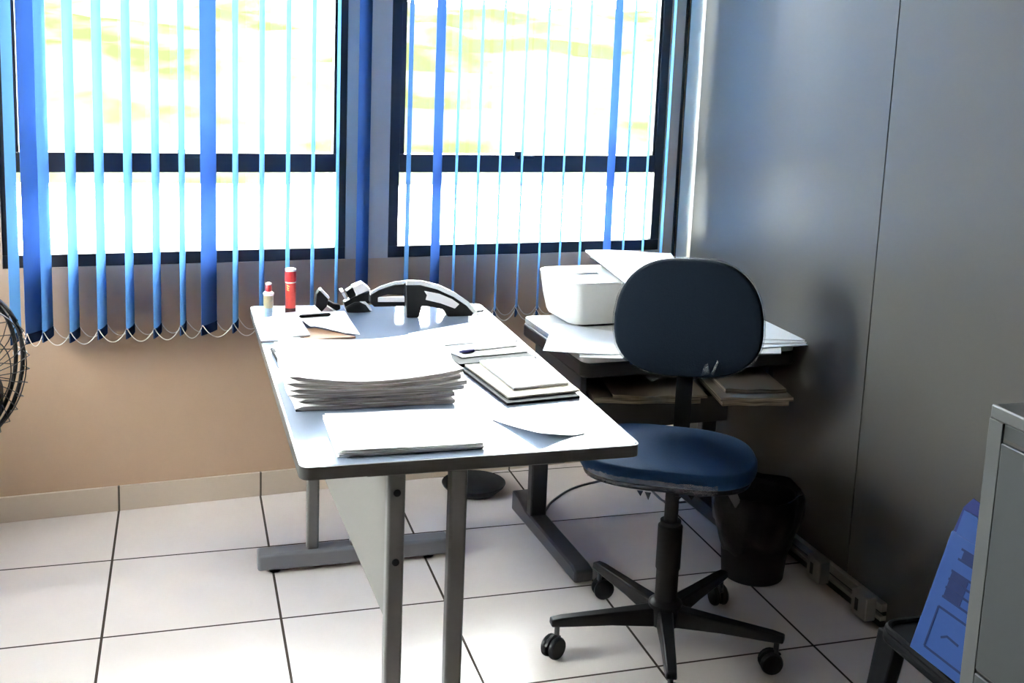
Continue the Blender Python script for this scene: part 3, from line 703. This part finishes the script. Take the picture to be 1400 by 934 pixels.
def cushion(bm, outline, h0, h1, M, n=5, dome=0.010, edge=0.5):
    """outline: closed (x,y) list; puffy pad between local heights h0 and h1"""
    rings = []; c = Vector((sum(p[0] for p in outline)/len(outline), sum(p[1] for p in outline)/len(outline)))
    def ring(sc, z): rings.append([bm.verts.new(M @ Vector((c.x + (p[0]-c.x)*sc, c.y + (p[1]-c.y)*sc, z))) for p in outline])
    mid = (h0+h1)/2; hh = (h1-h0)/2
    for k in range(-n, n+1):
        a = k/n*PI/2; ring(0.955 + 0.045*math.cos(a), mid + hh*math.sin(a))
    for s in (0.85, 0.65, 0.4, 0.15): ring(s, h1 + dome*(1-(s/0.955)**2))
    for A, B in zip(rings, rings[1:]):
        for k in range(len(A)): bm.faces.new((A[k], A[(k+1) % len(A)], B[(k+1) % len(A)], B[k]))
    bm.faces.new(rings[0]); bm.faces.new(rings[-1])
def superell(a, b, e, n=56, f=None):
    out = []
    for k in range(n):
        t = 2*PI*k/n; c, s = math.cos(t), math.sin(t)
        x = a*math.copysign(abs(c)**(2/e), c); y = b*math.copysign(abs(s)**(2/e), s)
        if f: x, y = f(x, y)
        out.append((x, y))
    return out
SM = Matrix.Translation((-0.020, 0.050, 0.042))
so = superell(0.229, 0.184, 3.0, f=lambda x, y: (x*(1-0.10*max(0, y/0.184)), y))
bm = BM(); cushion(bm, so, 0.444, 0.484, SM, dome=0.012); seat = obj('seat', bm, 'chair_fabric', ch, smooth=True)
bm = BM(); prism(bm, [(p[0]*0.95-0.020, p[1]*0.95+0.050) for p in so], 'z', 0.470, 0.482); obj('seat_shell', bm, 'matt_black', ch, bevel=0.004)
# film left on the front rim of the seat
bm = BM(); prev = None
fr_ = [(math.cos(t)*0.1, 0) for t in (0,)]
NS = 46
rows = []
for k in range(NS+1):
    t = math.radians(222 + 74*k/NS); c, s = math.cos(t), math.sin(t)
    x = 0.2325*math.copysign(abs(c)**(2/3.0), c) - 0.020; y = 0.1875*math.copysign(abs(s)**(2/3.0), s) + 0.050
    jit = random.uniform(-0.003, 0.003)
    rows.append([bm.verts.new((x+jit*0.3, y*(1.0)+jit*0.3, z)) for z in (0.481+jit*1.2, 0.488+jit*0.6, 0.495+jit, 0.503+jit*0.7)])
for A, B in zip(rows, rows[1:]):
    for j in range(3): bm.faces.new((A[j], B[j], B[j+1], A[j+1]))
o = obj('plastic_film', bm, 'plastic_film', seat, smooth=True); o['label'] = 'torn clear plastic film on the seat rim'
# seat mechanism, lever and torn tatters
bm = BM(); prism(bm, rrect(-0.05, -0.06, 0.05, 0.20, 0.02, 4), 'z', 0.456, 0.4695); obj('seat_plate', bm, 'matt_black', ch, bevel=0.003)
for x, y, l in ((-0.075, -0.125, 0.014), (-0.055, -0.13, 0.020), (0.05, -0.12, 0.012), (0.02, -0.135, 0.008)):
    bm = BM(); prism(bm, [(x-0.008, 0.4695), (x+0.008, 0.4695), (x+0.002, 0.4695-l)], 'y', y, y+0.002)
    obj('torn_lining', bm, 'matt_black', ch)
bm = BM(); tube(bm, smoothpath([(0.05, 0.02, 0.462), (0.10, 0.01, 0.452), (0.135, 0.0, 0.445)]), 0.005, 8); obj('height_lever', bm, 'black_plastic', ch, smooth=True)
bm = BM(); prism(bm, round_poly([(0.13, 0.466), (0.155, 0.469), (0.170, 0.438), (0.160, 0.418)], 0.004, 3), 'y', -0.045, -0.035); o = obj('loose_tag', bm, 'cable_grey', ch)
# back bar and backrest
bm = BM(); pts = [(0, 0.15, 0.4645), (0, 0.27, 0.465), (0, 0.308, 0.477), (0, 0.322, 0.49), (0, 0.324, 0.62), (0, 0.332, 0.79)]
rings = []; PP = smoothpath(pts, 6)
for i, p in enumerate(PP):
    tt = (PP[min(i+1, len(PP)-1)] - PP[max(i-1, 0)]).normalized(); nn = Vector((0, -tt.z, tt.y))
    rings.append([bm.verts.new(p + Vector((x, 0, 0)) + nn*q_) for x, q_ in ((-0.023, -0.0045), (0.023, -0.0045), (0.023, 0.0045), (-0.023, 0.0045))])
for A, B in zip(rings, rings[1:]):
    for j in range(4): bm.faces.new((A[j], A[(j+1) % 4], B[(j+1) % 4], B[j]))
bm.faces.new(rings[0]); bm.faces.new(rings[-1]); obj('back_bar', bm, 'matt_black', ch, bevel=0.002)
def backf(x, y):
    w = 1.0 - 0.20*max(0, (y+0.02)/0.168)**1.6 - 0.05*max(0, (-y-0.08)/0.09)
    return (x*w, y + 0.010*(1-(x/0.206)**2)*(-1 if y < 0 else 0.4))
bo = superell(0.206, 0.158, 3.3, f=backf)
BMx = Matrix.Translation((0.0, 0.318, 0.820)) @ Matrix.Rotation(math.radians(-2.0), 4, 'Y') @ Matrix.Rotation(math.radians(90-4), 4, 'X')
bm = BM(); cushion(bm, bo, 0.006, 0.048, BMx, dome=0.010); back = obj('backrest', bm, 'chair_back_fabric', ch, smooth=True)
bm = BM(); prism(bm, [(p[0]*0.97, p[1]*0.97) for p in bo], 'z', -0.002, 0.0055, BMx); obj('back_shell', bm, 'matt_black', ch, bevel=0.003)
bm = BM(); rows = []
n = len(bo)
for k in range(n):
    p = bo[k]; jit = random.uniform(-0.002, 0.003)
    rows.append([bm.verts.new(BMx @ Vector((p[0]*s, p[1]*s, z))) for s, z in ((1.006, 0.008), (1.024+jit*2, 0.024+jit), (1.012+jit*2, 0.046+jit))])
for k in range(n):
    A, B = rows[k], rows[(k+1) % n]
    for j in range(2): bm.faces.new((A[j], B[j], B[j+1], A[j+1]))
# scraps of film on the lower middle of the backrest
def scrap(pts):
    vs = [bm.verts.new(BMx @ Vector((x, y, z))) for x, y, z in pts]; bm.faces.new(vs)
scrap([(0.040, -0.160, 0.050), (0.050, -0.125, 0.0585), (0.058, -0.120, 0.061), (0.064, -0.150, 0.056)])
scrap([(0.068, -0.150, 0.052), (0.083, -0.112, 0.059), (0.087, -0.114, 0.062), (0.074, -0.155, 0.056)])
scrap([(-0.115, -0.170, 0.045), (-0.095, -0.185, 0.043), (-0.070, -0.172, 0.047)])
o = obj('plastic_film', bm, 'plastic_film', back, smooth=True); o['label'] = 'clear plastic film still on the backrest rim'

# ------------------------------------------------------------------ waste bin with bag
bc = onz(1032, 786, 0)
wb = thing('waste_bin', 'black waste bin lined with a black bag by the partition', 'bin', (bc.x-0.005, bc.y+0.01, 0))
bm = BM(); lathe(bm, [(0.086, 0.0), (0.092, 0.004), (0.112, 0.255), (0.116, 0.26), (0.110, 0.26), (0.090, 0.008), (0.02, 0.006)], n=40); obj('bin_body', bm, 'matt_black', wb, smooth=True)
bm = BM(); n = 64; rings = []
for r0, z0, am in ((0.100, 0.10, 0.001), (0.107, 0.12, 0.002), (0.122, 0.155, 0.007), (0.131, 0.195, 0.009), (0.136, 0.235, 0.008), (0.135, 0.262, 0.006), (0.128, 0.276, 0.004), (0.119, 0.272, 0.002), (0.108, 0.245, 0.002), (0.098, 0.15, 0.003), (0.090, 0.05, 0.002)):
    rg = []
    for k in range(n):
        t = 2*PI*k/n; w_ = am*(math.sin(7*t+z0*20) + 0.7*math.sin(13*t-z0*31) + 0.5*math.sin(23*t+z0*50))
        dz = (0.016*math.sin(3*t+1.0) + 0.008*math.sin(8*t)) if z0 < 0.14 and r0 > 0.099 else 0.004*math.sin(5*t)
        rg.append(bm.verts.new(((r0+w_*0.55)*math.cos(t), (r0+w_*0.55)*math.sin(t), z0+dz)))
    rings.append(rg)
for A, B in zip(rings, rings[1:]):
    for k in range(n): bm.faces.new((A[k], A[(k+1) % n], B[(k+1) % n], B[k]))
bm.faces.new(rings[-1]); obj('bin_bag', bm, 'bag_plastic', wb, smooth=True)
# black saucer on the floor behind the desk
sc = onz(650, 676, 0)
bm = BM(); lathe(bm, [(0.075, 0.004), (0.085, 0.0045), (0.108, 0.026), (0.112, 0.034), (0.110, 0.035), (0.104, 0.028), (0.082, 0.009), (0.02, 0.008)], n=44)
lathe(bm, [(0.070, 0.0), (0.072, 0.0042)], n=36)
tag(obj('plant_saucer', bm, 'matt_black', smooth=True, loc=(sc.x, sc.y+0.03, 0)), 'shallow round black dish on the floor behind the desk', 'dish')
# cable on the floor
cp_ = [onz(u, v, 0.004) for u, v in ((745, 699), (757, 684), (788, 666), (840, 655), (878, 660), (905, 684), (926, 687), (950, 683), (961, 672))]
bm = BM(); tube(bm, smoothpath(cp_), 0.004, 8); tag(obj('floor_cable', bm, 'cable_grey', smooth=True), 'dark cable curling over the floor behind the swivel chair', 'cable')

# ------------------------------------------------------------------ cable trunking on the partition
tk = thing('cable_trunking', 'pale double cable trunking along the foot of the grey partition', 'trunking', (0, 0, 0))
tk.matrix_world = PM
ya, yb = pu(1080, 735).y, pu(1218, 850).y
def trb(name, lo, hi, m, bev=0.002):
    bm = BM(); box(bm, lo, hi); return obj(name, bm, m, tk, bevel=bev)
trb('upper_channel', (-0.020, yb+0.02, 0.062), (-0.0005, -0.845, 0.086), 'trunk_plastic'); trb('lower_channel', (-0.020, yb+0.02, 0.036), (-0.0005, -0.845, 0.050), 'trunk_plastic')
trb('channel_slot', (-0.010, yb+0.02, 0.0502), (-0.0005, -0.845, 0.0618), 'dark_gap')
for k, (u, v) in enumerate(((1133, 780), (1196, 826))):
    c = pu(u, v)
    so_ = thing('socket_box', ('pale socket box on the trunking nearer the waste bin', 'pale socket box on the trunking nearer the black chair')[k], 'socket', tuple(PM @ Vector((-0.0205, c.y, 0.066))), PTA, 'socket boxes on the trunking')
    bm = BM(); box(bm, (-0.034, -0.034, -0.038), (0.0, 0.034, 0.030)); obj('housing', bm, 'trunk_plastic', so_, bevel=0.003)
    bm = BM(); box(bm, (-0.0365, 0.0, -0.022), (-0.0345, 0.014, 0.012)); obj('outlet', bm, 'dark_gap', so_, bevel=0.0005)

# ------------------------------------------------------------------ black chair with the blue box
k0 = Vector((1.538, -1.884, 0))
bc_ = thing('plastic_chair', 'black plastic chair by the partition holding the blue box', 'chair', (k0.x, k0.y, 0))
SZc = 0.425
bm = BM(); prism(bm, rrect(-0.005, -0.365, 0.345, 0.0, 0.035), 'z', SZc-0.032, SZc-0.004); obj('seat', bm, 'chair_black', bc_, bevel=0.010, seg=3)
bm = BM(); pts = [(p[0], p[1], SZc-0.003) for p in rrect(0.002, -0.358, 0.338, -0.008, 0.032)]
tube(bm, pts, 0.007, 8, closed=True); obj('seat_rim', bm, 'chair_black', bc_, smooth=True)
for x, y in ((0.0, 0.0), (0.0, -0.365), (0.34, 0.0), (0.34, -0.365)):
    sx = 1 if x < 0.2 else -1; syy = -1 if y > -0.2 else 1
    bm = BM(); rings = []
    for z, ox, w_ in ((SZc-0.012, 0.0, 0.060), (0.30, -0.008, 0.054), (0.15, -0.020, 0.048), (0.0, -0.034, 0.042)):
        rings.append([bm.verts.new((x + sx*a_, y + syy*b__, z)) for a_, b__ in ((ox, ox), (ox+w_, ox), (ox+w_, ox+w_*0.5), (ox+w_*0.5, ox+w_), (ox, ox+w_))])
    for A, B in zip(rings, rings[1:]):
        for j in range(5): bm.faces.new((A[j], A[(j+1) % 5], B[(j+1) % 5], B[j]))
    bm.faces.new(rings[0]); bm.faces.new(rings[-1]); obj('leg', bm, 'chair_black', bc_, bevel=0.004)
bm = BM(); prism(bm, [(0.325, SZc-0.01), (0.352, SZc-0.01), (0.425, 0.80), (0.408, 0.80)], 'y', -0.335, -0.03); obj('backrest', bm, 'chair_black', bc_, bevel=0.008, seg=3)
# blue archive box leaning on the seat
bl = Vector((*xy(1243, 884, SZc+0.040), SZc+0.040)); 
bx = thing('archive_box', 'blue plastic archive box with printed form leaning on the black chair', 'box', tuple(bl), math.radians(2))
tilt = math.radians(17)
BX = Matrix.Rotation(tilt, 4, 'Y')           # local: z up the face, -y along the bottom edge towards the camera, x into the box
BH, BWd, BDp = 0.232, 0.24, 0.115
bm = BM(); box(bm, (0, -BWd, 0), (BDp, 0, BH), BX); obj('box_body', bm, 'box_blue', bx, bevel=0.002)
bm = BM(); prism(bm, [(0.0, BH), (0.004, BH), (0.004, BH+0.045), (0.0, BH+0.045)], 'y', -BWd, -0.012, BX); obj('flap', bm, 'box_blue', bx)
bm = BM(); v_ = [(0.0045, 0.0, BH), (0.0045, -0.07, BH), (0.011, -0.05, BH+0.066), (0.011, -0.012, BH+0.070), (0.0085, 0.0, BH+0.048)]
f0 = [bm.verts.new(BX @ Vector(p)) for p in v_]; f1 = [bm.verts.new(BX @ (Vector(p)+Vector((0.003, 0, 0)))) for p in v_]
bm.faces.new(f0); bm.faces.new(f1)
for k in range(5): bm.faces.new((f0[k], f0[(k+1) % 5], f1[(k+1) % 5], f1[k]))
obj('inner_flap', bm, 'box_inner', bx)
bm = BM()
def ln(y0, z0, y1, z1, w_=0.0021):
    a = Vector((-0.0006, y0, z0)); b = Vector((-0.0006, y1, z1)); d = (b-a).normalized(); nrm = Vector((0, -d.z, d.y))*w_
    vs = []
    for off in (0, -0.0006):
        vs.append([bm.verts.new(BX @ (p + Vector((off, 0, 0)))) for p in (a+nrm, b+nrm, b-nrm, a-nrm)])
    bm.faces.new(vs[0]); bm.faces.new(vs[1])
    for k in range(4): bm.faces.new((vs[0][k], vs[0][(k+1) % 4], vs[1][(k+1) % 4], vs[1][k]))
y0, y1 = -0.033, -0.216
for zz in (0.020, 0.098, 0.118, 0.136, 0.152, 0.168): ln(y0, zz, y1, zz)
ln(y0, 0.020, y0, 0.098); ln(y1, 0.020, y1, 0.098); ln(y0-0.005, 0.212, y1, 0.212); ln(y0-0.005, 0.193, y1, 0.193)
ln(-0.105, 0.058, -0.075, 0.060); ln(-0.075, 0.060, -0.062, 0.052)
obj('printed_form', bm, 'box_ink', bx)
bm = BM(); box(bm, (-0.0008, y0-0.045, 0.120), (-0.0002, y0-0.002, 0.166), BX); obj('printed_block', bm, 'box_ink', bx)
bm = BM(); box(bm, (-0.0008, y0-0.06, 0.195), (-0.0002, y0-0.012, 0.210), BX); obj('printed_block', bm, 'box_ink', bx)

# ------------------------------------------------------------------ steel cabinet at the right edge
cx0 = 1.40
cy0 = onx(1334, 740, cx0).y
CZ = onx(1358, 553, cx0).z
cb = thing('filing_cabinet', 'grey steel filing cabinet at the right edge of the view', 'cabinet', (cx0, cy0, 0))
bm = BM(); box(bm, (0.004, -0.46, 0.02), (0.50, -0.001, CZ-0.022)); obj('carcass', bm, 'cabinet_steel', cb, bevel=0.003)
bm = BM(); box(bm, (0.0, -0.462, CZ-0.022), (0.502, 0.0, CZ)); obj('cabinet_top', bm, 'cabinet_trim', cb, bevel=0.003)
bm = BM(); box(bm, (-0.001, -0.030, 0.02), (0.004, -0.0005, CZ-0.0225)); box(bm, (-0.001, -0.4605, 0.02), (0.004, -0.432, CZ-0.0225)); obj('front_frame', bm, 'cabinet_trim', cb, bevel=0.001)
zz = onx(1375, 607, cx0).z
for k in range(2):
    h_ = onx(1375, 607, cx0).z - onx(1326, 912, cx0).z - 0.006
    bm = BM(); box(bm, (-0.004, -0.4285, zz-h_), (0.0038, -0.0345, zz)); d_ = obj('drawer', bm, 'cabinet_steel', cb, bevel=0.002)
    bm = BM(); box(bm, (-0.012, -0.27, zz-0.10), (-0.0045, -0.19, zz-0.075)); obj('handle', bm, 'silver', d_, bevel=0.002)
    bm = BM(); box(bm, (0.0032, -0.4315, zz), (0.0042, -0.031, zz+0.005)); obj('drawer_gap', bm, 'dark_gap', d_)
    zz -= h_ + 0.006
bm = BM(); box(bm, (0.02, -0.44, 0.0), (0.48, -0.02, 0.0198)); obj('plinth', bm, 'dark_gap', cb)

# ------------------------------------------------------------------ pedestal fan at the left edge
FC = ony(-62, 511, -0.62)
fn = thing('pedestal_fan', 'black pedestal fan with wire guard at the left edge', 'fan', (FC.x-0.09, FC.y-0.02, 0))
ox = Vector((FC.x-0.09, FC.y-0.02, 0))
ax = Vector((0.80, -0.60, 0.0)).normalized()     # the way the fan blows
cen = FC - ox
fm = Matrix.Translation(cen) @ Vector((0, 0, 1)).rotation_difference(ax).to_matrix().to_4x4()
RF = 0.215
def ringpts(r_, z, n=56): return [fm @ Vector((r_*math.cos(2*PI*k/n), r_*math.sin(2*PI*k/n), z)) for k in range(n)]
for nm, zz, sgn in (('front_guard', 0.012, 1), ('rear_guard', -0.012, -1)):
    bm = BM(); tube(bm, ringpts(RF, zz), 0.006, 8, closed=True); gd = obj(nm, bm, 'fan_metal', fn, smooth=True)
    bm = BM()
    for k in range(32):
        a = 2*PI*k/32; c_, s_ = math.cos(a), math.sin(a)
        tube(bm, [fm @ Vector((r_*c_, r_*s_, z_)) for r_, z_ in ((0.045, zz+sgn*0.075), (0.12, zz+sgn*0.070), (0.19, zz+sgn*0.048), (RF, zz))], 0.0013, 5)
    for r_, z_ in ((0.10, 0.072), (0.17, 0.055)): tube(bm, ringpts(r_, zz+sgn*z_), 0.0016, 6, closed=True)
    obj('guard_wires', bm, 'fan_metal', gd, smooth=True)
    bm = BM(); lathe(bm, [(0.046, -0.004), (0.046, 0.004)], (0, 0, 0), 24, fm @ Matrix.Translation((0, 0, zz+sgn*0.076))); obj('guard_cap', bm, 'fan_metal', gd, smooth=True)
bm = BM(); e = fm.inverted() @ (onx(30, 512, 0).__class__(cen) + Vector((0, 0, 0)))
hd = Vector((ax.y, -ax.x, 0)); hd = hd if hd.dot(Vector((1, 0.3, 0))) > 0 else -hd
cl = cen + hd*(RF+0.004)
tube(bm, [cl - hd*0.004 - ax*0.02, cl + hd*0.006, cl + hd*0.018 + ax*0.004], [0.006, 0.006, 0.004], 8); o = obj('guard_clip', bm, 'gloss_silver', fn, smooth=True)
for k in range(3):
    bm = BM(); M = fm @ Matrix.Rotation(k*2*PI/3, 4, 'Z'); g_ = []
    for i in range(9):
        t = i/8; rr = 0.035 + 0.165*t; w_ = 0.028 + 0.055*math.sin(PI*min(1, t*0.9+0.1)); tw_ = 0.55 - 0.3*t; row = []
        for j in range(5):
            s = (j/4-0.5)*2*w_; row.append(bm.verts.new(M @ Vector((rr, s*math.cos(tw_), s*math.sin(tw_)*0.5))))
        g_.append(row)
    for i in range(8):
        for j in range(4): bm.faces.new((g_[i][j], g_[i+1][j], g_[i+1][j+1], g_[i][j+1]))
    b_ = obj('blade', bm, 'fan_metal', fn, smooth=True); sd = b_.modifiers.new('solid', 'SOLIDIFY'); sd.thickness = 0.002
bm = BM(); lathe(bm, [(0.02, -0.21), (0.06, -0.20), (0.075, -0.15), (0.072, -0.10), (0.05, -0.092)], (0, 0, 0), 28, fm); obj('motor', bm, 'fan_metal', fn, smooth=True)
bm = BM(); lathe(bm, [(0.012, -0.091), (0.012, -0.02), (0.034, -0.02), (0.034, 0.02), (0.01, 0.026)], (0, 0, 0), 24, fm); obj('hub', bm, 'fan_metal', fn, smooth=True)
mp = cen - ax*0.15
bm = BM(); lathe(bm, [(0.016, 0.03), (0.016, cen.z-0.068)], (mp.x, mp.y, 0), 16); obj('pole', bm, 'fan_metal', fn, smooth=True)
bm = BM(); lathe(bm, [(0.15, 0.0), (0.155, 0.012), (0.13, 0.024), (0.03, 0.036), (0.02, 0.05)], (mp.x, mp.y, 0), 40); obj('foot', bm, 'fan_metal', fn, smooth=True)

# ------------------------------------------------------------------ light
world = bpy.data.worlds.new('sky'); scn.world = world; world.use_nodes = True
nt = world.node_tree; bg = nt.nodes['Background']
bg.inputs[0].default_value = (0.93, 0.965, 1.0, 1); bg.inputs[1].default_value = 9.0
sun = bpy.data.lights.new('sun', 'SUN'); sun.energy = 4.0; sun.angle = 0.02; sun.color = (1.0, 0.95, 0.87)
so_ = bpy.data.objects.new('sun', sun); COL.objects.link(so_); so_.location = (0, -4, 9)
so_.rotation_euler = Vector((0.25, 0.62, -0.75)).to_track_quat('-Z', 'Y').to_euler()

scn.view_settings.view_transform = 'Standard'; scn.view_settings.look = 'None'
scn.view_settings.gamma = 1.0; scn.view_settings.use_curve_mapping = False
scn.view_settings.exposure = 3.4
scn.cycles.max_bounces = 10; scn.cycles.diffuse_bounces = 6; scn.cycles.glossy_bounces = 4; scn.cycles.transmission_bounces = 8; scn.cycles.transparent_max_bounces = 16
scn.cycles.sample_clamp_indirect = 8.0; scn.cycles.caustics_reflective = False; scn.cycles.caustics_refractive = False
scn.cycles.use_denoising = True
